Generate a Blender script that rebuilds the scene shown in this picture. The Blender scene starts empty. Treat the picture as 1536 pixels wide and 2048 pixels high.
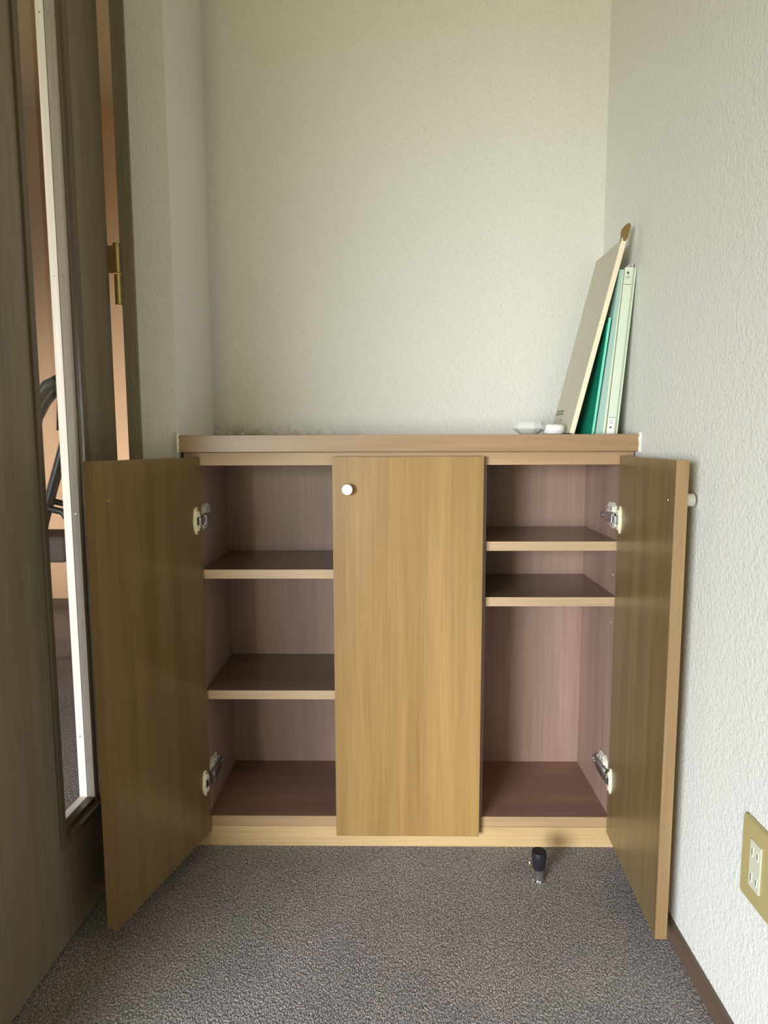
import bpy, bmesh, math, random
from mathutils import Vector, Matrix, Euler
random.seed(7)
SC = bpy.context.scene
COL = SC.collection
R = math.radians

# ------------------------------------------------------------------ camera
F_PX, PITCH, YAW, ROLL = 1299.49, 0.1095, 0.0129, 0.003
cam_d = bpy.data.cameras.new('camera')
cam = bpy.data.objects.new('camera', cam_d)
COL.objects.link(cam)
cam.location = (0.0, -1.35, 0.8927)
cam.rotation_euler = (Matrix.Rotation(YAW, 3, 'Z') @ Matrix.Rotation(math.pi/2 - PITCH, 3, 'X') @ Matrix.Rotation(-ROLL, 3, 'Z')).to_euler()
cam_d.sensor_fit = 'VERTICAL'
cam_d.sensor_height = 36.0
cam_d.sensor_width = 27.0
cam_d.lens = F_PX / 2048 * 36.0
cam_d.clip_start = 0.02
SC.camera = cam

# ------------------------------------------------------------------ world, lights, exposure
SC.view_settings.view_transform = 'Standard'
SC.view_settings.look = 'None'
SC.view_settings.gamma = 1.0
SC.view_settings.use_curve_mapping = False
SC.view_settings.exposure = 0.03
w = bpy.data.worlds.new('world'); SC.world = w; w.use_nodes = True
w.node_tree.nodes['Background'].inputs[0].default_value = (0.75, 0.85, 1.0, 1)
w.node_tree.nodes['Background'].inputs[1].default_value = 0.5

def area(name, loc, rot, sx, sy, power, color, spread=180):
    d = bpy.data.lights.new(name, 'AREA'); d.shape = 'RECTANGLE'
    d.size = sx; d.size_y = sy; d.energy = power; d.color = color; d.spread = R(spread)
    o = bpy.data.objects.new(name, d); COL.objects.link(o)
    o.location = loc; o.rotation_euler = [R(a) for a in rot]
    return o
# daylight through the big window behind and to the left of the camera
area('window_daylight', (-1.62, -3.02, 0.86), (60, 0, -26), 1.10, 1.15, 80, (0.82, 0.895, 1.0), 98)
# light bounced up from the ground outside the same window
area('ground_bounce_daylight', (-1.36, -3.03, 0.86), (112, 0, -23), 1.70, 1.15, 19, (1.0, 0.91, 0.38), 125)
# warm area light added to brighten the next room's far wall, source unseen
area('next_room_fill', (-2.85, 0.8, 0.62), (90, 0, -50), 0.8, 0.8, 12, (1.0, 0.90, 0.78), 75)

# ------------------------------------------------------------------ materials
def newmat(name):
    m = bpy.data.materials.new(name); m.use_nodes = True
    nt = m.node_tree; b = nt.nodes['Principled BSDF']
    return m, nt, b
def srgb(r, g, b):
    f = lambda c: (c/255/12.92) if c/255 <= 0.04045 else ((c/255+0.055)/1.055)**2.4
    return (f(r), f(g), f(b), 1)
def N(nt, t, **k):
    n = nt.nodes.new(t)
    for a, v in k.items():
        if a in n.inputs: n.inputs[a].default_value = v
        else: setattr(n, a, v)
    return n
def mapped(nt, scale, loc=(0, 0, 0), rot=(0, 0, 0)):
    tc = N(nt, 'ShaderNodeTexCoord'); mp = N(nt, 'ShaderNodeMapping')
    mp.inputs['Scale'].default_value = scale; mp.inputs['Location'].default_value = loc
    mp.inputs['Rotation'].default_value = rot
    nt.links.new(tc.outputs['Object'], mp.inputs['Vector'])
    return mp.outputs['Vector']
def ramp(nt, fac, stops):
    r = N(nt, 'ShaderNodeValToRGB'); e = r.color_ramp.elements
    e[0].position, e[0].color = stops[0]; e[1].position, e[1].color = stops[-1]
    for p, c in stops[1:-1]:
        n = e.new(p); n.color = c
    nt.links.new(fac, r.inputs['Fac'])
    return r.outputs['Color']
def mixc(nt, fac, a, b, mode='MIX'):
    m = N(nt, 'ShaderNodeMix', data_type='RGBA', blend_type=mode)
    for s, v in ((0, fac), (6, a), (7, b)):
        if isinstance(v, (float, int, tuple)): m.inputs[s].default_value = v
        else: nt.links.new(v, m.inputs[s])
    return m.outputs[2]
def bump(nt, b, h, strength, dist):
    n = N(nt, 'ShaderNodeBump'); n.inputs['Strength'].default_value = strength
    n.inputs['Distance'].default_value = dist
    nt.links.new(h, n.inputs['Height']); nt.links.new(n.outputs[0], b.inputs['Normal'])

def wood(name, light, dark, axis='z', rough=0.42, coat=0.0, fine=1.0, contrast=1.0, spec=0.5, seed=0):
    m, nt, b = newmat(name)
    def sc(a, l):
        return {'z': (a, a, l), 'x': (l, a, a), 'y': (a, l, a)}[axis]
    v1 = mapped(nt, sc(230*fine, 5.0), (seed, seed*2, 0))
    n1 = N(nt, 'ShaderNodeTexNoise', Scale=1.0, Detail=3.0, Roughness=0.6); nt.links.new(v1, n1.inputs['Vector'])
    v2 = mapped(nt, sc(22*fine, 1.1), (seed+3, seed, 1))
    n2 = N(nt, 'ShaderNodeTexNoise', Scale=1.0, Detail=4.0, Roughness=0.55, Distortion=0.25); nt.links.new(v2, n2.inputs['Vector'])
    mid = tuple((light[i]+dark[i])/2 for i in range(3))+(1,)
    c2 = ramp(nt, n2.outputs['Fac'], [(0.5-0.22/contrast, dark), (0.5, mid), (0.5+0.22/contrast, light)])
    c1 = ramp(nt, n1.outputs['Fac'], [(0.3, (0.80, 0.78, 0.75, 1)), (0.7, (1.12, 1.12, 1.12, 1))])
    c = mixc(nt, 0.55, c2, c1, 'MULTIPLY')
    nt.links.new(c, b.inputs['Base Color'])
    b.inputs['Roughness'].default_value = rough
    b.inputs['Coat Weight'].default_value = coat; b.inputs['Coat Roughness'].default_value = 0.22
    b.inputs['Specular IOR Level'].default_value = spec
    bump(nt, b, n1.outputs['Fac'], 0.12, 0.0006)
    return m
def plain(name, c, rough=0.5, metal=0.0, coat=0.0, bump_s=0.0, scale=300, spec=0.5, trans=0.0, var=0.06):
    m, nt, b = newmat(name)
    v = mapped(nt, (scale,)*3); n = N(nt, 'ShaderNodeTexNoise', Scale=1.0, Detail=3.0); nt.links.new(v, n.inputs['Vector'])
    lo = tuple(x*(1-var) for x in c[:3])+(1,); hi = tuple(min(1, x*(1+var)) for x in c[:3])+(1,)
    nt.links.new(ramp(nt, n.outputs['Fac'], [(0.35, lo), (0.65, hi)]), b.inputs['Base Color'])
    b.inputs['Roughness'].default_value = rough; b.inputs['Metallic'].default_value = metal
    b.inputs['Coat Weight'].default_value = coat; b.inputs['Specular IOR Level'].default_value = spec
    b.inputs['Transmission Weight'].default_value = trans
    if bump_s: bump(nt, b, n.outputs['Fac'], bump_s, 0.001)
    return m

def wallpaper(name, c, stain=False):
    m, nt, b = newmat(name)
    v = mapped(nt, (1, 1, 1))
    n1 = N(nt, 'ShaderNodeTexNoise', Scale=230.0, Detail=4.0, Roughness=0.62, Distortion=0.2); nt.links.new(v, n1.inputs['Vector'])
    n2 = N(nt, 'ShaderNodeTexNoise', Scale=105.0, Detail=3.0, Roughness=0.55, Distortion=0.4); nt.links.new(v, n2.inputs['Vector'])
    n3 = N(nt, 'ShaderNodeTexNoise', Scale=2.2, Detail=3.0); nt.links.new(v, n3.inputs['Vector'])
    col = ramp(nt, n3.outputs['Fac'], [(0.3, tuple(x*0.97 for x in c[:3])+(1,)), (0.7, c)])
    sp = ramp(nt, n1.outputs['Fac'], [(0.28, (0.80, 0.79, 0.78, 1)), (0.42, (1, 1, 1, 1))])
    col = mixc(nt, 0.8, col, sp, 'MULTIPLY')
    if stain:   # mould and dust along the joint above the worktop, strongest at the left
        sx = N(nt, 'ShaderNodeSeparateXYZ'); nt.links.new(v, sx.inputs[0])
        n4 = N(nt, 'ShaderNodeTexNoise', Scale=34.0, Detail=5.0, Roughness=0.7); nt.links.new(v, n4.inputs['Vector'])
        h = N(nt, 'ShaderNodeMapRange'); h.inputs['From Min'].default_value = 0.965; h.inputs['From Max'].default_value = 0.903
        nt.links.new(sx.outputs['Z'], h.inputs['Value'])
        l = N(nt, 'ShaderNodeMapRange'); l.inputs['From Min'].default_value = 0.02; l.inputs['From Max'].default_value = -0.38
        nt.links.new(sx.outputs['X'], l.inputs['Value'])
        pw = N(nt, 'ShaderNodeMath', operation='POWER'); nt.links.new(h.outputs[0], pw.inputs[0]); pw.inputs[1].default_value = 3.0
        mu = N(nt, 'ShaderNodeMath', operation='MULTIPLY'); nt.links.new(pw.outputs[0], mu.inputs[0]); nt.links.new(l.outputs[0], mu.inputs[1])
        st = ramp(nt, n4.outputs['Fac'], [(0.40, (0, 0, 0, 1)), (0.62, (1, 1, 1, 1))])
        mu2 = N(nt, 'ShaderNodeMath', operation='MULTIPLY'); nt.links.new(mu.outputs[0], mu2.inputs[0]); nt.links.new(st, mu2.inputs[1])
        col = mixc(nt, mu2.outputs[0], col, (0.16, 0.11, 0.045, 1))
    nt.links.new(col, b.inputs['Base Color'])
    b.inputs['Roughness'].default_value = 0.75; b.inputs['Specular IOR Level'].default_value = 0.25
    ad = N(nt, 'ShaderNodeMath', operation='ADD'); nt.links.new(n1.outputs['Fac'], ad.inputs[0]); nt.links.new(n2.outputs['Fac'], ad.inputs[1])
    bump(nt, b, ad.outputs[0], 0.75, 0.0024)
    return m

def carpet_mat(name, a, c):
    m, nt, b = newmat(name)
    v = mapped(nt, (1, 1, 1))
    vs = mapped(nt, (1, 0.55, 1), rot=(0, 0, R(8)))
    vo = N(nt, 'ShaderNodeTexVoronoi', Scale=400.0, Randomness=0.85); nt.links.new(vs, vo.inputs['Vector'])
    n1 = N(nt, 'ShaderNodeTexNoise', Scale=420.0, Detail=3.0, Roughness=0.75); nt.links.new(vs, n1.inputs['Vector'])
    n2 = N(nt, 'ShaderNodeTexNoise', Scale=7.0, Detail=4.0); nt.links.new(v, n2.inputs['Vector'])
    inv = ramp(nt, vo.outputs['Distance'], [(0.05, (1, 1, 1, 1)), (0.80, (0.12, 0.12, 0.12, 1))])
    base = ramp(nt, n1.outputs['Fac'], [(0.36, a), (0.53, tuple((a[i]*0.7+c[i]*0.3) for i in range(3))+(1,)), (0.66, c)])
    base = mixc(nt, 0.6, base, inv, 'MULTIPLY')
    big = ramp(nt, n2.outputs['Fac'], [(0.3, (0.88, 0.88, 0.88, 1)), (0.7, (1.08, 1.07, 1.05, 1))])
    base = mixc(nt, 1.0, base, big, 'MULTIPLY')
    nt.links.new(base, b.inputs['Base Color'])
    b.inputs['Roughness'].default_value = 0.95; b.inputs['Specular IOR Level'].default_value = 0.15
    ad = N(nt, 'ShaderNodeMath', operation='ADD'); nt.links.new(inv, ad.inputs[0]); nt.links.new(n1.outputs['Fac'], ad.inputs[1])
    bump(nt, b, ad.outputs[0], 0.9, 0.003)
    return m

M = {}
M['paper'] = wallpaper('wallpaper', srgb(228, 227, 222))
M['paper_stained'] = wallpaper('stained_wallpaper', srgb(228, 226, 220), True)
M['peach'] = plain('peach_wallpaper', srgb(222, 190, 160), 0.8, bump_s=0.2, scale=200)
M['ceiling'] = plain('ceiling_paper', srgb(215, 208, 185), 0.8, bump_s=0.2, scale=200)
M['carpet'] = carpet_mat('loop_pile_carpet', srgb(122, 112, 110), srgb(255, 246, 244))
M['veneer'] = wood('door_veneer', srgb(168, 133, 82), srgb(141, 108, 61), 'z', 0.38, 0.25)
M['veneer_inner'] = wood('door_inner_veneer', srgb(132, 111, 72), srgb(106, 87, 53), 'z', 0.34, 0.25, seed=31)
M['edge_v'] = wood('door_edge_veneer', srgb(156, 128, 90), srgb(132, 104, 70), 'z', 0.4, 0.1, seed=5)
M['counter'] = wood('worktop_wood', srgb(170, 140, 106), srgb(140, 111, 79), 'x', 0.4, 0.1, seed=2)
M['rail'] = wood('rail_wood', srgb(186, 156, 120), srgb(162, 130, 94), 'x', 0.5, seed=9)
M['plinth'] = wood('plinth_wood', srgb(204, 174, 128), srgb(184, 150, 102), 'x', 0.5, seed=11)
M['shelf_edge'] = wood('shelf_edge_wood', srgb(200, 174, 142), srgb(178, 148, 116), 'x', 0.5, seed=13)
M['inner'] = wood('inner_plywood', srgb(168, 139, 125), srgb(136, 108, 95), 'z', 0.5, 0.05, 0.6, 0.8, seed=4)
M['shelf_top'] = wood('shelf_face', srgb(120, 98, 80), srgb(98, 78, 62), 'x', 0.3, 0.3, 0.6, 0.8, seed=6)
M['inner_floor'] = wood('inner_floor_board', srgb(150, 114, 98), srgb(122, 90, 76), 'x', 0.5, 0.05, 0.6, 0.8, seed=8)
M['dark_door'] = wood('brown_grey_door_wood', srgb(138, 126, 104), srgb(110, 99, 80), 'z', 0.5, 0.08, 0.7, seed=15)
M['dark_trim'] = wood('brown_trim_wood', srgb(112, 98, 78), srgb(86, 73, 57), 'z', 0.45, 0.1, 0.8, seed=17)
M['baseboard'] = wood('baseboard_wood', srgb(108, 88, 72), srgb(82, 65, 52), 'y', 0.45, 0.1, 0.8, seed=19)
M['panel'] = wood('unseen_dark_panel', srgb(120, 98, 72), srgb(92, 72, 52), 'z', 0.5, 0.05, 0.6, seed=23)  # invented dark finish for unseen walls, keeps bounced light low
M['bead'] = wood('pale_bead_wood', srgb(226, 212, 198), srgb(208, 194, 180), 'z', 0.6, seed=21)
M['chrome'] = plain('chrome', (0.72, 0.73, 0.75, 1), 0.14, 1.0)
M['nickel'] = plain('brushed_nickel', (0.80, 0.77, 0.70, 1), 0.42, 1.0)
M['white_metal'] = plain('pale_plated_metal', srgb(232, 228, 214), 0.35, 0.25)
M['steel'] = plain('hinge_steel', (0.42, 0.43, 0.47, 1), 0.28, 1.0)
M['brass'] = plain('aged_brass', (0.55, 0.42, 0.18, 1), 0.28, 1.0)
M['cream'] = plain('cream_plastic', srgb(240, 232, 200), 0.35)
M['white_pl'] = plain('white_plastic', srgb(244, 244, 246), 0.3, coat=0.3)
M['grey_pl'] = plain('greyish_white_plastic', srgb(214, 216, 216), 0.18, coat=0.6)
M['rubber'] = plain('black_rubber', (0.012, 0.012, 0.016, 1), 0.45)
M['black_pl'] = plain('black_plastic', (0.03, 0.028, 0.026, 1), 0.4)
M['plate'] = plain('beige_outlet_plastic', srgb(176, 162, 112), 0.35, var=0.02)
M['socket'] = plain('pale_socket_plastic', srgb(206, 204, 184), 0.35, var=0.02)
M['slot'] = plain('dark_slot', (0.02, 0.02, 0.02, 1), 0.6)
M['slot_pale'] = plain('socket_face', srgb(226, 224, 204), 0.3, var=0.02)
M['caulk'] = plain('white_caulk', srgb(238, 232, 218), 0.6, bump_s=0.4)
M['board'] = plain('beige_board_face', srgb(196, 190, 174), 0.6, bump_s=0.1, scale=120)
M['board_edge'] = plain('cream_board_edge', srgb(240, 228, 200), 0.6, bump_s=0.3)
M['leather'] = plain('tan_leather', srgb(128, 104, 58), 0.45, bump_s=0.3)
M['green'] = plain('green_plastic_sheet', srgb(24, 128, 104), 0.25, coat=0.3)
M['green_edge'] = plain('bright_green_edge', srgb(130, 228, 200), 0.3)
M['teal'] = plain('pale_teal_cover', srgb(166, 196, 188), 0.4)
M['mint'] = plain('pale_mint_cover', srgb(216, 226, 208), 0.4)
M['label'] = plain('white_label', srgb(240, 244, 240), 0.5, var=0.01)
M['ink'] = plain('dark_ink', (0.02, 0.025, 0.025, 1), 0.6)
M['fabric'] = plain('grey_fabric', srgb(96, 84, 78), 0.9, bump_s=0.4)
def glass_mat():
    m, nt, b = newmat('clear_glass')
    b.inputs['Base Color'].default_value = (0.97, 0.98, 0.97, 1); b.inputs['Roughness'].default_value = 0.0
    b.inputs['Transmission Weight'].default_value = 1.0; b.inputs['IOR'].default_value = 1.45
    return m
M['glass'] = glass_mat()

# ------------------------------------------------------------------ mesh helpers
class MB:
    def __init__(s): s.bm = bmesh.new(); s.mats = []
    def mi(s, m):
        if m not in s.mats: s.mats.append(m)
        return s.mats.index(m)
    def _fin(s, verts, m, bev=0, seg=2, mat4=None, smooth=False):
        if mat4 is not None: bmesh.ops.transform(s.bm, matrix=mat4, verts=verts)
        faces = list({f for v in verts for f in v.link_faces})
        i = s.mi(m)
        for f in faces: f.material_index = i; f.smooth = smooth
        if bev:
            ed = list({e for v in verts for e in v.link_edges})
            r = bmesh.ops.bevel(s.bm, geom=ed, offset=bev, segments=seg, affect='EDGES', profile=0.5)
            for f in r['faces']: f.material_index = i; f.smooth = False
        return faces
    def box(s, x0, x1, y0, y1, z0, z1, m, bev=0.0, seg=2, mat4=None):
        r = bmesh.ops.create_cube(s.bm, size=1.0, matrix=Matrix.Translation(((x0+x1)/2, (y0+y1)/2, (z0+z1)/2)) @ Matrix.Diagonal((abs(x1-x0), abs(y1-y0), abs(z1-z0), 1)))
        s._fin(r['verts'], m, bev, seg, mat4); return s
    def lathe(s, prof, m, n=32, mat4=None, ngon=None):
        # prof: list of (radius, z); axis z
        vs = []; rings = []
        n = ngon or n
        def ang(a, b, c):
            u = Vector((b[0]-a[0], b[1]-a[1])); v = Vector((c[0]-b[0], c[1]-b[1]))
            return 0 if u.length < 1e-9 or v.length < 1e-9 else u.angle(v)
        pp = []
        for k, p in enumerate(prof):
            pp.append(p)
            if 0 < k < len(prof)-1 and ang(prof[k-1], p, prof[k+1]) > R(32): pp.append(p)
        skip = {k for k in range(1, len(pp)) if pp[k] == pp[k-1]}
        prof = pp
        for r_, z in prof:
            if r_ < 1e-7: ring = [s.bm.verts.new((0, 0, z))]
            else: ring = [s.bm.verts.new((r_*math.cos(2*math.pi*k/n), r_*math.sin(2*math.pi*k/n), z)) for k in range(n)]
            rings.append(ring); vs += ring
        i = s.mi(m); fs = []
        for q_, (a, b) in enumerate(zip(rings, rings[1:])):
            if q_+1 in skip: continue
            for k in range(n):
                k2 = (k+1) % n
                if len(a) == 1 and len(b) == 1: continue
                if len(a) == 1: q = [a[0], b[k], b[k2]]
                elif len(b) == 1: q = [a[k], a[k2], b[0]]
                else: q = [a[k], a[k2], b[k2], b[k]]
                f = s.bm.faces.new(q); f.material_index = i; f.smooth = True; fs.append(f)
        bmesh.ops.recalc_face_normals(s.bm, faces=fs)
        if mat4 is not None: bmesh.ops.transform(s.bm, matrix=mat4, verts=vs)
        return s
    def cyl(s, r_, z0, z1, m, bev=0.0, n=28, mat4=None):
        b = bev
        prof = [(0, z0), (r_-b, z0), (r_, z0+b), (r_, z1-b), (r_-b, z1), (0, z1)] if b else [(0, z0), (r_, z0), (r_, z0), (r_, z1), (r_, z1), (0, z1)]
        return s.lathe(prof, m, n, mat4)
    def prism(s, pts, a0, a1, m, axis='y', bev=0.0, mat4=None, smooth=False):
        # polygon pts in the plane perpendicular to the axis, extruded from a0 to a1
        def P(u, v, t): return {'y': (u, t, v), 'x': (t, u, v), 'z': (u, v, t)}[axis]
        A = [s.bm.verts.new(P(u, v, a0)) for u, v in pts]; B = [s.bm.verts.new(P(u, v, a1)) for u, v in pts]
        n = len(pts); i = s.mi(m)
        fs = [s.bm.faces.new(A), s.bm.faces.new(B[::-1])]
        for k in range(n): fs.append(s.bm.faces.new([A[k], B[k], B[(k+1) % n], A[(k+1) % n]]))
        bmesh.ops.recalc_face_normals(s.bm, faces=fs)
        for f in fs: f.material_index = i
        if mat4 is not None: bmesh.ops.transform(s.bm, matrix=mat4, verts=A+B)
        if bev:
            r = bmesh.ops.bevel(s.bm, geom=list({e for f in fs for e in f.edges}), offset=bev, segments=2, affect='EDGES')
            for f in r['faces']: f.material_index = i
        elif smooth:
            for f in fs[2:]: f.smooth = True
        return s
    def tube(s, pts, r_, m, n=12, closed=False, sy=1.0):
        pts = [Vector(p) for p in pts]; rings = []; i = s.mi(m); fs = []
        up = Vector((0.31, 0.9, 0.3)).normalized()
        for k, p in enumerate(pts):
            a = pts[k-1] if (k or closed) else p; b = pts[(k+1) % len(pts)] if (k < len(pts)-1 or closed) else p
            t = (b-a).normalized(); u = t.cross(up).normalized(); v = t.cross(u)
            rings.append([s.bm.verts.new(p + r_*(u*math.cos(2*math.pi*j/n) + sy*v*math.sin(2*math.pi*j/n))) for j in range(n)])
        pr = list(zip(rings, rings[1:])) + ([(rings[-1], rings[0])] if closed else [])
        for a, b in pr:
            for j in range(n): fs.append(s.bm.faces.new([a[j], a[(j+1) % n], b[(j+1) % n], b[j]]))
        if not closed: fs += [s.bm.faces.new(rings[0]), s.bm.faces.new(rings[-1][::-1])]
        bmesh.ops.recalc_face_normals(s.bm, faces=fs)
        for f in fs: f.material_index = i; f.smooth = True
        return s
    def sheet(s, fn, nu, nv, th, m):
        i = s.mi(m); A = [[s.bm.verts.new(fn(u/nu, v/nv)) for v in range(nv+1)] for u in range(nu+1)]
        B = [[s.bm.verts.new(Vector(fn(u/nu, v/nv)) + Vector((th, 0, 0))) for v in range(nv+1)] for u in range(nu+1)]
        fs = []
        for u in range(nu):
            for v in range(nv):
                for G, o in ((A, 1), (B, -1)):
                    fs.append(s.bm.faces.new([G[u][v], G[u+1][v], G[u+1][v+1], G[u][v+1]][::o]))
        rim = [(u, 0) for u in range(nu)] + [(nu, v) for v in range(nv)] + [(u, nv) for u in range(nu, 0, -1)] + [(0, v) for v in range(nv, 0, -1)]
        for k, (u, v) in enumerate(rim):
            u2, v2 = rim[(k+1) % len(rim)]
            fs.append(s.bm.faces.new([A[u][v], A[u2][v2], B[u2][v2], B[u][v]]))
        bmesh.ops.recalc_face_normals(s.bm, faces=fs)
        for f in fs: f.material_index = i; f.smooth = False
        return s
    def build(s, name, parent=None, loc=(0, 0, 0), rotz=0.0):
        me = bpy.data.meshes.new(name); s.bm.to_mesh(me); s.bm.free()
        for m in s.mats: me.materials.append(M[m] if isinstance(m, str) else m)
        o = bpy.data.objects.new(name, me); COL.objects.link(o)
        if parent is not None: o.parent = parent
        o.location = loc; o.rotation_euler = (0, 0, rotz)
        return o
def empty(name, loc=(0, 0, 0), rotz=0.0):
    o = bpy.data.objects.new(name, None); COL.objects.link(o)
    o.location = loc; o.rotation_euler = (0, 0, rotz); o.empty_display_size = 0.05
    return o
def tag(o, label, cat, group=None):
    o['label'] = label; o['category'] = cat
    if group: o['group'] = group
    return o
def struct(o, label=None):
    o['kind'] = 'structure'
    if label: o['label'] = label
    return o
def lab(o, t): o['label'] = t; return o
RX = lambda a: Matrix.Rotation(R(a), 4, 'X')
RY = lambda a: Matrix.Rotation(R(a), 4, 'Y')
RZ = lambda a: Matrix.Rotation(R(a), 4, 'Z')
T = lambda x, y, z: Matrix.Translation((x, y, z))

# ------------------------------------------------------------------ room shell
XR, XL, YB = 0.5027, -0.4398, 0.2597       # alcove right wall, left wall, back wall
WALL_Y = -0.010                             # front of the wall that holds the doorway
ZC = 2.54
struct(MB().box(-3.06, 0.60, -3.16, 2.20, -0.06, 0.0, 'carpet').build('floor'), 'brown-grey loop pile carpet')
struct(MB().box(-3.06, 0.60, -3.16, 2.20, ZC, ZC+0.06, 'ceiling').build('ceiling'))
struct(MB().box(XR, XR+0.10, -3.10, 0.36, 0, ZC, 'paper').build('wall_right'), 'white textured wallpaper on the right wall')
struct(MB().box(XL-0.01, XR, YB, YB+0.10, 0, ZC, 'paper_stained').build('wall_back'), 'textured wallpaper behind the worktop')
struct(MB().box(-0.5145, XL, WALL_Y, YB+0.10, 0, ZC, 'paper').build('wall_left'), 'narrow papered pier between doorway and worktop')
struct(MB().box(-2.96, -1.45, WALL_Y, 0.11, 0, ZC, 'paper').box(-1.45, -0.5145, WALL_Y, 0.11, 2.06, ZC, 'paper').build('wall_front'))
struct(MB().box(-3.06, -2.96, -3.10, 0.11, 0, ZC, 'panel').build('wall_far_left'))  # unseen wall, made dark so it reflects little light
# unseen wall behind the camera with the window opening, dark to limit bounce
struct(MB().box(-3.06, -2.36, -3.16, -3.06, 0, ZC, 'panel').box(-0.36, 0.60, -3.16, -3.06, 0, ZC, 'panel')
       .box(-2.36, -0.36, -3.16, -3.06, 0, 0.2, 'panel').box(-2.36, -0.36, -3.16, -3.06, 1.55, ZC, 'panel').build('wall_rear'))
wn = empty('window_1', (-1.36, -3.11, 0.2)); struct(wn)
MB().box(-1.00, -0.96, -0.04, 0.04, 0, 1.35, 'dark_trim', 0.002).box(0.96, 1.00, -0.04, 0.04, 0, 1.35, 'dark_trim', 0.002) \
    .box(-0.96, 0.96, -0.04, 0.04, 0, 0.04, 'dark_trim', 0.002).box(-0.96, 0.96, -0.04, 0.04, 1.31, 1.35, 'dark_trim', 0.002).build('window_frame', wn)
# the next room
struct(MB().box(-3.06, -0.44, 2.05, 2.15, 0, ZC, 'peach').build('wall_far'), 'peach wall of the next room')
struct(MB().box(-0.5145, -0.44, YB+0.10, 2.05, 0, ZC, 'peach').build('wall_next_room_right'))
struct(MB().box(-3.06, -2.96, 0.11, 2.05, 0, ZC, 'peach').build('wall_next_room_left'))
struct(MB().box(-2.96, -0.5145, 2.034, 2.05, 0, 0.055, 'baseboard').build('baseboard_far'))
# skirting of this room
struct(MB().box(0.4942, XR, -3.06, -0.002, 0, 0.0375, 'baseboard', 0.0015).build('baseboard_right'), 'dark brown skirting along the right wall')
# door casing on the pier
tr = MB()
tr.box(-0.5415, -0.5145, -0.016, 0.12, 0, 2.06, 'dark_door', 0.0015)
tr.box(-1.45, -1.42, -0.016, 0.12, 0, 2.06, 'dark_door', 0.0015)
tr.box(-1.42, -0.5415, -0.016, 0.12, 2.03, 2.06, 'dark_door', 0.0015)
struct(tr.build('trim_1'), 'brown-grey wooden door frame around the doorway')
# ragged caulk lines at both ends of the worktop
for i, (x, s_) in enumerate(((XL, 1), (XR, -1))):
    cb = MB(); z = 0.868; k = 0
    while z < 0.908:
        wd = 0.0035 + random.random()*0.0022
        x0, x1 = sorted((x, x + s_*wd))
        cb.box(x0, x1, -0.0245, -0.012, z, z+0.0052, 'caulk', 0.0008); z += 0.005
    struct(cb.build('trim_%d' % (i+2)), 'white caulk bead at the %s end of the worktop' % ('left' if i == 0 else 'right'))

# ------------------------------------------------------------------ interior door, opened square to the wall
DANG = math.atan2(0.049, 1.0)               # the leaf leans 2.8 degrees off square
door = struct(empty('door_1', (-0.5622, -0.022, 0.0), 0.0), 'brown-grey wooden door with a tall narrow glass slit, standing open')
door.rotation_euler = (0, 0, -DANG)
# local frame: leaf runs from y=0 (hinge side) to y=-0.78, face at x=0, back at x=-0.034
TH, Z0, Z1 = 0.040, 0.010, 2.02
WY0, WY1, WZ0 = -0.135, -0.268, 0.199       # far edge, near edge and foot of the glass slit
WZ1 = 1.90
leaf = MB()
leaf.box(-TH, 0, WY0, 0, Z0, Z1, 'dark_door', 0.001)
leaf.box(-TH, 0, -0.85, WY1, Z0, Z1, 'dark_door', 0.001)
leaf.box(-TH, 0, WY1, WY0, Z0, WZ0, 'dark_door')
leaf.box(-TH, 0, WY1, WY0, WZ1, Z1, 'dark_door')
leaf.build('leaf', door)
mo = MB()
for xa, xb in ((-0.0015, 0.0055), (-TH-0.0035, -TH+0.0015)):
    mo.box(xa, xb, WY0-0.001, WY0+0.015, WZ0-0.012, WZ1+0.012, 'dark_trim', 0.0014)
    mo.box(xa, xb, WY1-0.013, WY1+0.001, WZ0-0.012, WZ1+0.012, 'dark_trim', 0.0014)
    mo.box(xa, xb, WY1, WY0, WZ0-0.012, WZ0, 'dark_trim', 0.0014)
    mo.box(xa, xb, WY1, WY0, WZ1, WZ1+0.012, 'dark_trim', 0.0014)
lab(mo.build('moulding', door), 'thin dark raised moulding around the glass slit')
for nm, xa, xb in (('near', -0.0225, -0.0080), ('far', -TH+0.0005, -0.0245)):
    be = MB()
    be.box(xa, xb, WY0-0.009, WY0, WZ0, WZ1, 'bead', 0.0006)
    be.box(xa, xb, WY1, WY1+0.009, WZ0, WZ1, 'bead', 0.0006)
    be.box(xa, xb, WY1+0.009, WY0-0.009, WZ0, WZ0+0.009, 'dark_trim' if nm == 'near' else 'bead', 0.0006)
    be.box(xa, xb, WY1+0.009, WY0-0.009, WZ1-0.009, WZ1, 'bead', 0.0006)
    b_ = lab(be.build('glazing_bead', door), 'pale bare wood glazing bead')
    sc_ = MB()
    for zz in (0.33, 0.76, 1.185, 1.62):
        sc_.cyl(0.0016, 0, 0.0008, 'steel', 0.0003, 12, T((xa+xb)/2, WY0-0.0086, zz) @ RX(90))
    sc_.build('bead_screws', b_)
MB().box(-0.0243, -0.0227, WY1+0.002, WY0-0.002, WZ0+0.001, WZ1-0.001, 'glass').build('glass_pane', door)
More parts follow.
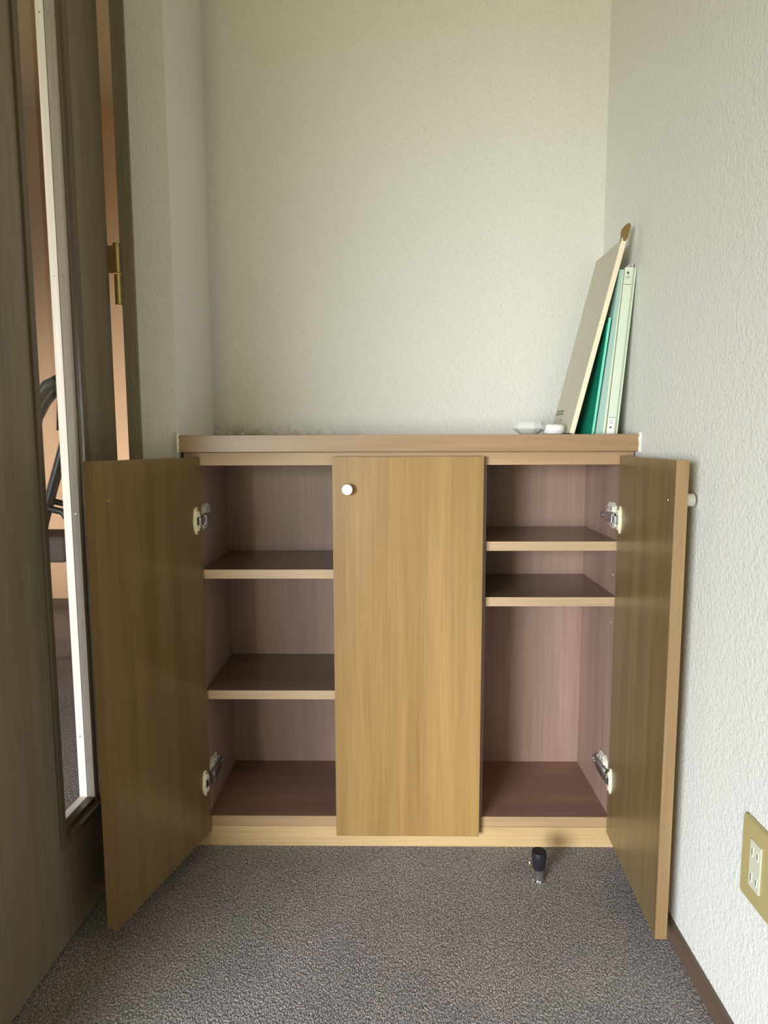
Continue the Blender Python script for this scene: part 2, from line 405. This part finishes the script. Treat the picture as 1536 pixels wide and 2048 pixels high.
# butt hinge between leaf and frame
for zc in (1.222,):
    hg = MB()
    cx, cy = 0.0195, -0.0050
    hg.cyl(0.0062, zc+0.001, zc+0.056, 'brass', 0.001, 24, T(cx, cy, 0))
    hg.cyl(0.0062, zc-0.058, zc-0.001, 'brass', 0.001, 24, T(cx, cy, 0))
    hg.cyl(0.0066, zc-0.060, zc-0.0565, 'brass', 0.001, 24, T(cx, cy, 0))
    hg.cyl(0.0066, zc+0.055, zc+0.0585, 'brass', 0.001, 24, T(cx, cy, 0))
    hg.box(0.001, cx-0.009, -0.0030, -0.0005, zc+0.002, zc+0.055, 'brass', 0.0004)
    hg.box(cx-0.0005, cx+0.0010, cy+0.004, cy+0.012, zc-0.057, zc-0.002, 'brass', 0.0004)
    lab(hg.build('door_hinge', door), 'brass butt hinge')

# ------------------------------------------------------------------ shoe cabinet
cab = tag(empty('shoe_cabinet', (0.03, 0.14, 0.0)), 'light brown wooden shoe cabinet on grey carpet with both outer doors swung open', 'cabinet')
def P(mb, name, **k):
    o = mb.build(name, cab); o.location = Vector((0, 0, 0)) - Vector(cab.location); return o
ZF, ZR, ZCB = 0.0693, 0.842, 0.8695          # inner floor, underside of top rail, underside of worktop
XSL, XSR, XD0, XD1 = -0.4075, 0.4745, 0.176, 0.1965
YIN = 0.300
# carcass
P(MB().box(-0.4345, XSL, 0.0015, 0.2555, 0.0, ZCB, 'inner'), 'side_panel')
P(MB().box(XSR, 0.4985, 0.0015, 0.2555, 0.0, ZCB, 'inner'), 'side_panel')
P(MB().box(XD0, XD1, 0.004, 0.250, ZF, ZR+0.001, 'inner'), 'divider')
P(MB().box(XSL, XSR, 0.250, 0.2555, ZF, ZR, 'inner'), 'back_panel')
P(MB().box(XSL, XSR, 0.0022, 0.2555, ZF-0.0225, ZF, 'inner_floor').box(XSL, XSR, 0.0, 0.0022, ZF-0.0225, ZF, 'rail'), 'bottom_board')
P(MB().box(XSL, XSR, 0.0022, 0.2555, ZR, ZCB, 'inner').box(-0.4345, 0.4985, 0.0, 0.022, ZR, ZCB-0.0005, 'rail', 0.0006), 'top_rail')
P(MB().box(-0.4345, 0.4985, -0.001, 0.018, 0.0, ZF-0.0232, 'plinth', 0.0006), 'plinth')
def shelf(x0, x1, z):
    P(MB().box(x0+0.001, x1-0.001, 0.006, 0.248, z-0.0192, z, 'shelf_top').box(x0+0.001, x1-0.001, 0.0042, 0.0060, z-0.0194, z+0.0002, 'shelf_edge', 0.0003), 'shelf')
shelf(XSL, XD0, 0.6209); shelf(XSL, XD0, 0.3547)
shelf(XD1, XSR, 0.6806); shelf(XD1, XSR, 0.5611)
# doors: local frame x from hinge edge (0) to free edge (W), inner face y=0, outer face y=-0.021
DT, DZ0, DZ1 = 0.0205, 0.0367, 0.8600
def cab_door(loc, rotz, W, knob_side, hinges, label, mirror=False):
    # local +x runs from the hinge edge to the free edge; outer face on local side s
    s = -1 if not mirror else 1
    y0, y1 = sorted((0, s*DT))
    d = MB(); ym = 0.0006 if s > 0 else -0.0006
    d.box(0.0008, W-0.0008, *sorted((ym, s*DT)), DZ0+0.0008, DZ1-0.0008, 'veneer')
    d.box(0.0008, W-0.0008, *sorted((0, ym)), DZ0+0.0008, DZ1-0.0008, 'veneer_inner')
    d.box(0, 0.0009, y0+0.0004, y1-0.0004, DZ0, DZ1, 'edge_v'); d.box(W-0.0009, W, y0+0.0004, y1-0.0004, DZ0, DZ1, 'edge_v')
    d.box(0.0009, W-0.0009, y0+0.0004, y1-0.0004, DZ0, DZ0+0.0009, 'edge_v'); d.box(0.0009, W-0.0009, y0+0.0004, y1-0.0004, DZ1-0.0009, DZ1, 'edge_v')
    o = d.build('door', cab); o.location = Vector(loc) - Vector(cab.location); o.rotation_euler = (0, 0, rotz)
    lab(o, label)
    k = MB(); kx, kz = W-0.0315, 0.794
    k.lathe([(0, 0), (0.0085, 0), (0.0085, 0.003), (0.0110, 0.0035), (0.0112, 0.0195), (0.0104, 0.0206), (0, 0.0207)], 'nickel', 36, T(kx, y0 if s < 0 else y1, kz) @ (RX(90) if s < 0 else RX(-90)))
    lab(k.build('knob', o), 'round brushed nickel knob')
    sk = MB(); sk.lathe([(0, 0.0006), (0.0012, 0.001), (0.0028, 0.0012), (0.0034, 0)], 'brass', 16, T(kx, 0, kz) @ (RX(-90) if s < 0 else RX(90)))
    lab(sk.build('knob_screw', o), 'small brass screw head')
    return o
# left door: hinged at the left, opened past square
lx0, ly0, lx1, ly1 = -0.4030, -0.012, -0.4850, -0.3000
WD = 0.3085
ang = math.atan2(ly1-ly0, lx1-lx0)
fx, fy = lx1 - WD*math.cos(ang), ly1 - WD*math.sin(ang)
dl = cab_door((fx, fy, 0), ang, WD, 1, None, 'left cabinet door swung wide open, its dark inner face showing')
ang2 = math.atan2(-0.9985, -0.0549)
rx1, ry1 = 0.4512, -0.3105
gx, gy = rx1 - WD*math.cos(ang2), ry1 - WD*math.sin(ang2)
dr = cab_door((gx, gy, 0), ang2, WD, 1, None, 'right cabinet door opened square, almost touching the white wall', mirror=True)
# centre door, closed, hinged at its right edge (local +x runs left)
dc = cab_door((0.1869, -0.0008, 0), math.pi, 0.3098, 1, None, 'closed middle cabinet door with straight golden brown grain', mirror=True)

# ---- concealed hinges: part of the cabinet, cup flange on the door and mounting plate on the side panel as sub-parts
def flange_outline(h, wmax, n=40):
    pts = []
    for k in range(n):
        a = 2*math.pi*k/n
        x = wmax*math.cos(a); z = h*math.sin(a)
        sc = 1.0 - 0.10*max(0, math.sin(5*a))**2
        pts.append((x*sc, z))
    return pts
def cab_hinge(doorobj, side, zc, wall_x, s):
    hx, hy = doorobj.location.x + cab.location.x, doorobj.location.y + cab.location.y
    a = doorobj.rotation_euler.z
    ex = Vector((math.cos(a), math.sin(a), 0)); en = Vector((-math.sin(a), math.cos(a), 0)) * (1 if s < 0 else -1)   # en: out of the inner face
    B = Matrix(((ex.x, en.x, 0, hx), (ex.y, en.y, 0, hy), (0, 0, 1, zc), (0, 0, 0, 1)))
    inv = T(-cab.location.x, -cab.location.y, -cab.location.z)
    arm = MB()
    cup = B @ Vector((0.017, 0.008, 0)); tip = Vector((wall_x + side*0.0110, 0.060, zc))
    kn = Vector((wall_x + side*0.0125, 0.004, zc))
    def bar(p, q, h, t, m):
        dvec = q-p; L = dvec.length; an = math.atan2(dvec.y, dvec.x)
        arm.box(-0.001, L+0.001, -t/2, t/2, -h/2, h/2, m, 0.0008, 2, inv @ T(p.x, p.y, p.z) @ Matrix.Rotation(an, 4, 'Z'))
    bar(cup, kn, 0.0150, 0.0050, 'steel'); bar(kn, tip, 0.0175, 0.0090, 'steel')
    bar(tip, tip + Vector((0, 0.028, 0)), 0.0120, 0.0060, 'steel')
    arm.cyl(0.0036, -0.0100, 0.0100, 'chrome', 0.0005, 16, inv @ T(kn.x, kn.y, kn.z))
    for yy in (0.070, 0.081):
        arm.cyl(0.0036, 0, 0.0050, 'chrome', 0.0006, 14, inv @ T(tip.x+side*0.001, yy, zc) @ RY(90*side))
    arm_o = lab(arm.build('hinge', cab), 'shiny steel concealed hinge arm')
    fl = MB()
    fl.prism(flange_outline(0.0285, 0.0105), 0.0, 0.0026, 'cream', 'y', 0.0, inv @ B @ T(0.0195, 0, 0))
    fl.prism([(p[0]*0.8, p[1]*0.72) for p in flange_outline(0.0285, 0.0105)], 0.0026, 0.0062, 'cream', 'y', 0.0, inv @ B @ T(0.0190, 0, 0))
    for dz in (-0.0225, 0.0225):
        fl.lathe([(0, 0.0018), (0.0028, 0.0012), (0.0034, 0)], 'nickel', 14, inv @ B @ T(0.019, 0.0026, dz) @ RX(-90))
    fl.box(0.0135, 0.0250, 0.0055, 0.0068, -0.0082, 0.0082, 'black_pl', 0.0004, 1, inv @ B)
    lab(fl.build('hinge_cup', arm_o), 'cream plastic scalloped hinge cup flange')
    pl = MB()
    px0, px1 = sorted((wall_x, wall_x + side*0.0045))
    out = [(0.020, -0.020), (0.026, -0.024), (0.044, -0.023), (0.052, -0.016), (0.050, -0.009), (0.086, -0.008), (0.086, 0.008), (0.066, 0.010), (0.068, 0.022), (0.060, 0.030), (0.032, 0.031), (0.021, 0.024), (0.018, 0.010), (0.020, -0.004)]
    pl.prism(out, px0, px1, 'white_metal', 'x', 0.0008, inv @ T(0, 0, zc))
    pl.prism([(0.024, 0.011), (0.060, 0.011), (0.062, 0.019), (0.054, 0.026), (0.034, 0.027), (0.025, 0.021)], *sorted((wall_x + side*0.004, wall_x + side*0.0085)), 'white_metal', 'x', 0.0010, inv @ T(0, 0, zc))
    for (yy, dz, xo) in ((0.034, 0.0185, 0.0085), (0.050, 0.0185, 0.0085), (0.036, -0.0165, 0.0045)):
        pl.lathe([(0, 0.0004), (0.0014, 0.0014), (0.0030, 0.0012), (0.0034, 0)], 'steel', 14, inv @ T(wall_x+side*xo, yy, zc+dz) @ RY(90*side))
    lab(pl.build('mounting_plate', arm_o), 'nickel hinge mounting plate with screws')
for zc in (0.7285, 0.158):
    cab_hinge(dl, 1, zc, XSL, -1)
for zc in (0.7295, 0.165):
    cab_hinge(dr, -1, zc, XSR, 1)
# small shelf peg holes on the right side panel
for z in (0.605, 0.500):
    P(MB().cyl(0.0018, 0, 0.0008, 'cream', 0.0003, 12, T(XSR, 0.030, z) @ RY(-90)), 'peg_hole_cover')

# ------------------------------------------------------------------ worktop
top = MB().box(-0.4402, 0.4990, -0.020, YB-0.001, 0.8700, 0.9046, 'counter', 0.0008).build('worktop')
tag(top, 'light brown wooden worktop slab lying across the shoe cabinet', 'countertop')

# ------------------------------------------------------------------ things on the worktop
ZT = 0.9046
cap = empty('caster_cup', (0.2925, 0.058, ZT)); tag(cap, 'wider greyish white faceted plastic cup with a flared rim on the worktop', 'plastic cup')
MB().lathe([(0, 0.0), (0.0175, 0.0), (0.0205, 0.0012), (0.0335, 0.0112), (0.0350, 0.0135), (0.0345, 0.0205), (0.0315, 0.0262), (0.0285, 0.0270), (0.0270, 0.0240), (0.0180, 0.0100), (0, 0.0085)], 'grey_pl', ngon=12, mat4=RZ(8)).build('cup_body', cap)
for f in cap.children[0].data.polygons: f.use_smooth = False
cp2 = empty('plastic_puck', (0.3462, 0.060, ZT)); tag(cp2, 'smaller smooth bright white plastic puck between the faceted cup and the leaning board', 'plastic puck')
MB().lathe([(0, 0), (0.0165, 0), (0.0205, 0.0018), (0.0232, 0.0085), (0.0236, 0.0125), (0.0225, 0.0180), (0.0190, 0.0208), (0.0110, 0.0216), (0, 0.0217)], 'white_pl', 40).build('puck_body', cp2)

# beige board leaning over the folders
def shear(x0, tan): return Matrix(((1, 0, tan, x0), (0, 1, 0, 0), (0, 0, 1, 0), (0, 0, 0, 1)))
TY = 0.030
bd = tag(empty('display_board', (0.379, TY+0.085, ZT)), 'tall beige board leaning to the right over the green folder, tan tab on top', 'board')
lean = math.degrees(math.atan(0.243))
BM_ = T(-0.0065, -0.085, 0.0030) @ RY(lean)
b1 = MB().box(0.0010, 0.0098, 0.0015, 0.172, 0, 0.405, 'board', 0.0012, 2, BM_).build('board_panel', bd)
eg = MB()
eg.box(0.0, 0.0106, -0.0012, 0.0030, -0.0005, 0.4055, 'board_edge', 0.0014, 2, BM_)
lab(eg.build('board_edge_binding', bd), 'cream rounded edge binding')
tb = MB()
tb.prism([(0.0005, -0.010), (0.0005, 0.000), (-0.0030, 0.011), (-0.0020, 0.019), (0.0025, 0.0265), (0.0075, 0.0285), (0.0105, 0.0255), (0.0110, 0.010), (0.0095, -0.010)], 0.0, 0.016, 'leather', 'y', 0.0015, BM_ @ T(0, -0.002, 0.408))
lab(tb.build('hanging_tab', bd), 'tan brown hanging tab')
# faint small print low on the face, at the far side
pr = MB()
random.seed(3)
for r_, (zz, n_, h_) in enumerate(((0.050, 6, 0.0040), (0.0435, 6, 0.0040), (0.030, 2, 0.0022), (0.018, 4, 0.0020), (0.010, 5, 0.0018))):
    y = 0.088 + random.random()*0.004 if r_ < 3 else 0.112
    for k in range(n_):
        y += 0.0105
        pr.box(0.0004, 0.0011, y, y+0.0068, zz, zz+h_*0.20, 'ink', 0, 2, BM_)
        q = y+random.random()*0.004; pr.box(0.0004, 0.0011, q, q+0.0022, zz, zz+h_, 'ink', 0, 2, BM_)
        if k % 2: pr.box(0.0004, 0.0011, y, y+0.0068, zz+h_*0.7, zz+h_, 'ink', 0, 2, BM_)
lab(pr.build('printed_text', bd), 'small dark print')

# green folder, a thin open wedge
gf = tag(empty('document_folder', (0.417, TY+0.10, ZT)), 'dark green plastic folder standing between the beige board and the pale teal binder', 'folder')
GM = T(0.0015, -0.096, 0.0015)
G0 = (0.417, TY+0.10)
def gpt(x, y, z): return (x-G0[0], y-G0[1], z)
MB().sheet(lambda u, v: gpt(0.4205+0.118*0.236*v, TY+0.003+0.168*u, 0.0008+0.236*v), 2, 4, 0.0012, 'green').build('back_cover', gf)
MB().sheet(lambda u, v: gpt(0.4190+0.112*0.228*v-0.026*(u**0.8)*(1-v)**1.3, TY+0.002+0.165*u, 0.0008+0.228*v), 8, 10, 0.0008, 'green').build('front_cover', gf)
g2 = MB(); g2.prism([(0.4188, 0.0006), (0.4232, 0.0006), (0.4232+0.118*0.238, 0.2385), (0.4188+0.118*0.238, 0.2385)], TY-0.002, TY+0.003, 'green_edge', 'y', 0.0004, T(-G0[0], -G0[1], 0)); lab(g2.build('spine_strip', gf), 'bright aqua green folder edge')

# pale teal binder
def binder(name, x0, wd, tan, depth, h, cover, spine, label, y0=TY):
    e = tag(empty(name, (x0+wd/2, y0+depth/2, ZT)), label, 'binder')
    S_ = T(-wd/2, -depth/2, 0.0) @ shear(0, tan)
    b = MB(); b.box(0, 0.0022, 0.003, depth, 0, h, cover, 0.0006, 1, S_); b.build('cover', e)
    b = MB(); b.box(wd-0.0022, wd, 0.003, depth, 0, h, cover, 0.0006, 1, S_); b.build('cover', e)
    b = MB(); b.box(0.0022, wd-0.0022, 0.006, depth-0.006, 0.003, h-0.004, 'label', 0, 1, S_); lab(b.build('paper_stack', e), 'white paper inside')
    return e, S_
bt = tag(empty('ring_binder', (0.4372, TY+0.1025, ZT)), 'pale teal binder standing beside the dark green folder', 'binder')
def tp(name, xa, xb, y0, y1, h, m, bev=0.0006, l=None):
    # a slab whose left side leans more than its right side: (left fraction a, right fraction b) of the binder width
    X = lambda f, z: (0.4268+0.118*z) + f*((0.4476+0.081*z)-(0.4268+0.118*z)) - 0.4372
    o = MB().prism([(X(xa, 0), 0), (X(xb, 0), 0), (X(xb, h), h), (X(xa, h), h)], y0-0.1025, y1-0.1025, m, 'y', bev).build(name, bt)
    if l: lab(o, l)
tp('cover', 0.0, 0.10, 0.003, 0.205, 0.334, 'teal'); tp('cover', 0.90, 1.0, 0.003, 0.205, 0.334, 'teal')
tp('paper_stack', 0.11, 0.89, 0.006, 0.20, 0.330, 'label', 0.0004, 'white paper inside')
tp('spine', 0.0, 0.68, -0.001, 0.0035, 0.334, 'teal')
tp('spine_edge', 0.68, 0.96, -0.0022, 0.0045, 0.334, 'mint', 0.0010, 'off-white rounded spine edge')
bm2, S2 = binder('ring_binder', 0.4490, 0.0248, 0.081, 0.205, 0.3385, 'mint', 'mint', 'pale mint white binder with two spine labels leaning on the right wall')
sp = MB(); sp.prism([(0.0, -0.001), (0.0165, -0.001), (0.0248, 0.008), (0.0248, 0.012), (0.0, 0.012)], 0, 0.3385, 'mint', 'z', 0.0007, S2); sp.build('spine', bm2)
l1 = MB(); l1.box(0.0012, 0.0152, -0.0016, -0.0010, 0.002, 0.034, 'label', 0, 1, S2)
l2 = MB(); l2.box(0.0012, 0.0152, -0.0016, -0.0010, 0.305, 0.337, 'mint', 0, 1, S2)
for mb, zs in ((l1, ((0.0275, 0.8), (0.0225, 0.8), (0.0150, 0.5))), (l2, ((0.3270, 0.35), (0.3195, 0.7), (0.3165, 0.7)))):
    for zz, f_ in zs:
        xx = 0.0035
        while xx < 0.0035 + 0.0095*f_:
            mb.box(xx, xx+0.0013, -0.0019, -0.0015, zz, zz+0.0011, 'ink', 0, 1, S2)
            xx += 0.0021
    if mb is l1: mb.box(0.0060, 0.0090, -0.0019, -0.0015, 0.0125, 0.0155, 'ink', 0, 1, S2)
    else: mb.box(0.0055, 0.0085, -0.0019, -0.0015, 0.3245, 0.3295, 'ink', 0, 1, S2)
    mb.box(0.0010, 0.0154, -0.0017, -0.0010, *(((0.0340, 0.0347)) if mb is l1 else (0.3040, 0.3047)), 'ink' if mb is l1 else 'slot', 0, 1, S2)
    lab(mb.build('spine_label', bm2), 'small white spine label with tiny print')
lab(MB().box(0.0120, 0.0124, 0.010, 0.180, 0.330, 0.3475, 'white_pl', 0, 1, S2).box(0.0190, 0.0194, 0.010, 0.180, 0.330, 0.3500, 'white_pl', 0, 1, S2).build('page_tabs', bm2), 'thin page tabs sticking out')

# ------------------------------------------------------------------ door stop on the carpet
ds = tag(empty('door_stop', (0.2965, -0.112, 0.0)), 'chrome floor door stop with black rubber bumper on the carpet', 'door stop')
MB().lathe([(0, 0), (0.0120, 0), (0.0120, 0.0015), (0.0105, 0.003), (0.0090, 0.006), (0.0090, 0.0235), (0.0105, 0.025), (0.0105, 0.0275), (0, 0.0275)], 'chrome', 32).build('base_post', ds)
lab(MB().lathe([(0, 0.0275), (0.0115, 0.0275), (0.0128, 0.030), (0.0150, 0.052), (0.0152, 0.060), (0.0142, 0.0645), (0, 0.0655)], 'rubber', 32).build('bumper', ds), 'black rubber bumper')
hk = MB()
hk.tube([(-0.009, -0.004, 0.0225), (-0.014, -0.003, 0.024), (-0.0175, 0.0, 0.033), (-0.0205, 0.002, 0.044)], 0.0013, 'brass', 8)
hk.box(-0.0185, -0.0125, 0.0, 0.0016, 0.036, 0.0475, 'chrome', 0.0005, 1)
lab(hk.build('catch_hook', ds), 'small metal catch hook')

# ------------------------------------------------------------------ wall outlet
ol = tag(empty('wall_outlet', (XR, -0.5135, 0.3115)), 'beige double electrical outlet plate on the white right wall', 'outlet')
def rrect(w_, h_, r_, n=6):
    pts = []
    for cx, cz, a0 in ((w_/2-r_, h_/2-r_, 0), (-w_/2+r_, h_/2-r_, 90), (-w_/2+r_, -h_/2+r_, 180), (w_/2-r_, -h_/2+r_, 270)):
        for k in range(n+1):
            a = R(a0 + 90*k/n); pts.append((cx+r_*math.cos(a), cz+r_*math.sin(a)))
    return pts
MB().prism(rrect(0.073, 0.118, 0.006), -0.0065, -0.0002, 'plate', 'x', 0.0009).build('cover_plate', ol)
MB().prism(rrect(0.026, 0.068, 0.0015), -0.0085, -0.0062, 'socket', 'x', 0.0005).build('socket_insert', ol)
for zc in (0.0185, -0.0185):
    sk = MB()
    for dy, hh in ((-0.0062, 0.0090), (0.0062, 0.0105)):
        sk.box(-0.0092, -0.0082, dy-0.0028, dy+0.0028, zc-hh/2-0.002, zc+hh/2+0.002, 'slot_pale', 0.0006, 1)
        sk.box(-0.0094, -0.0088, dy-0.0007, dy+0.0007, zc-hh/2, zc+hh/2, 'slot', 0, 1)
    sk.build('socket', ol)

# ------------------------------------------------------------------ chair in the next room, seen through the glass slit
ch = tag(empty('lounge_chair', (-1.42, 1.10, 0.0)), 'dark chair with curved bent arms in the peach room, seen through the glass slit', 'chair')
def at(x, z, y): return (x+1.42, y-1.10, z)
for yy, kk in ((0.90, 0.0), (1.18, -0.13)):
    MB().tube([at(-1.275+kk, 0.90, yy), at(-1.250+kk, 0.985, yy), at(-1.215+kk, 1.045, yy), at(-1.180+kk, 1.085, yy), at(-1.150+kk, 1.100, yy), at(-1.135+kk, 1.085, yy), at(-1.128+kk, 1.040, yy), at(-1.136+kk, 0.93, yy)], 0.021, 'black_pl', 14, sy=1.2).build('arm', ch)
    MB().tube([at(-1.122+kk, 0.98, yy), at(-1.138+kk, 0.891, yy), at(-1.168+kk, 0.80, yy), at(-1.196+kk, 0.717, yy), at(-1.240+kk, 0.58, yy), at(-1.30+kk, 0.35, yy), at(-1.38+kk, 0.015, yy)], 0.014, 'black_pl', 12).build('leg', ch)
    MB().tube([at(-1.70+kk, 0.672, yy), at(-1.40+kk, 0.668, yy), at(-1.208+kk, 0.660, yy), at(-1.156+kk, 0.6475, yy), at(-1.128+kk, 0.60, yy), at(-1.135+kk, 0.30, yy), at(-1.14+kk, 0.015, yy)], 0.0125, 'black_pl', 12).build('leg', ch)
    MB().tube([at(-1.70+kk, 0.672, yy), at(-1.73+kk, 0.35, yy), at(-1.76+kk, 0.015, yy)], 0.0125, 'black_pl', 12).build('leg', ch)
lab(MB().box(-0.34, 0.255, -0.18, 0.05, 0.46, 0.555, 'fabric', 0.02, 3).build('seat', ch), 'grey upholstered seat')
lab(MB().box(-0.38, -0.31, -0.18, 0.05, 0.55, 0.99, 'fabric', 0.02, 3).build('backrest', ch), 'grey upholstered backrest')
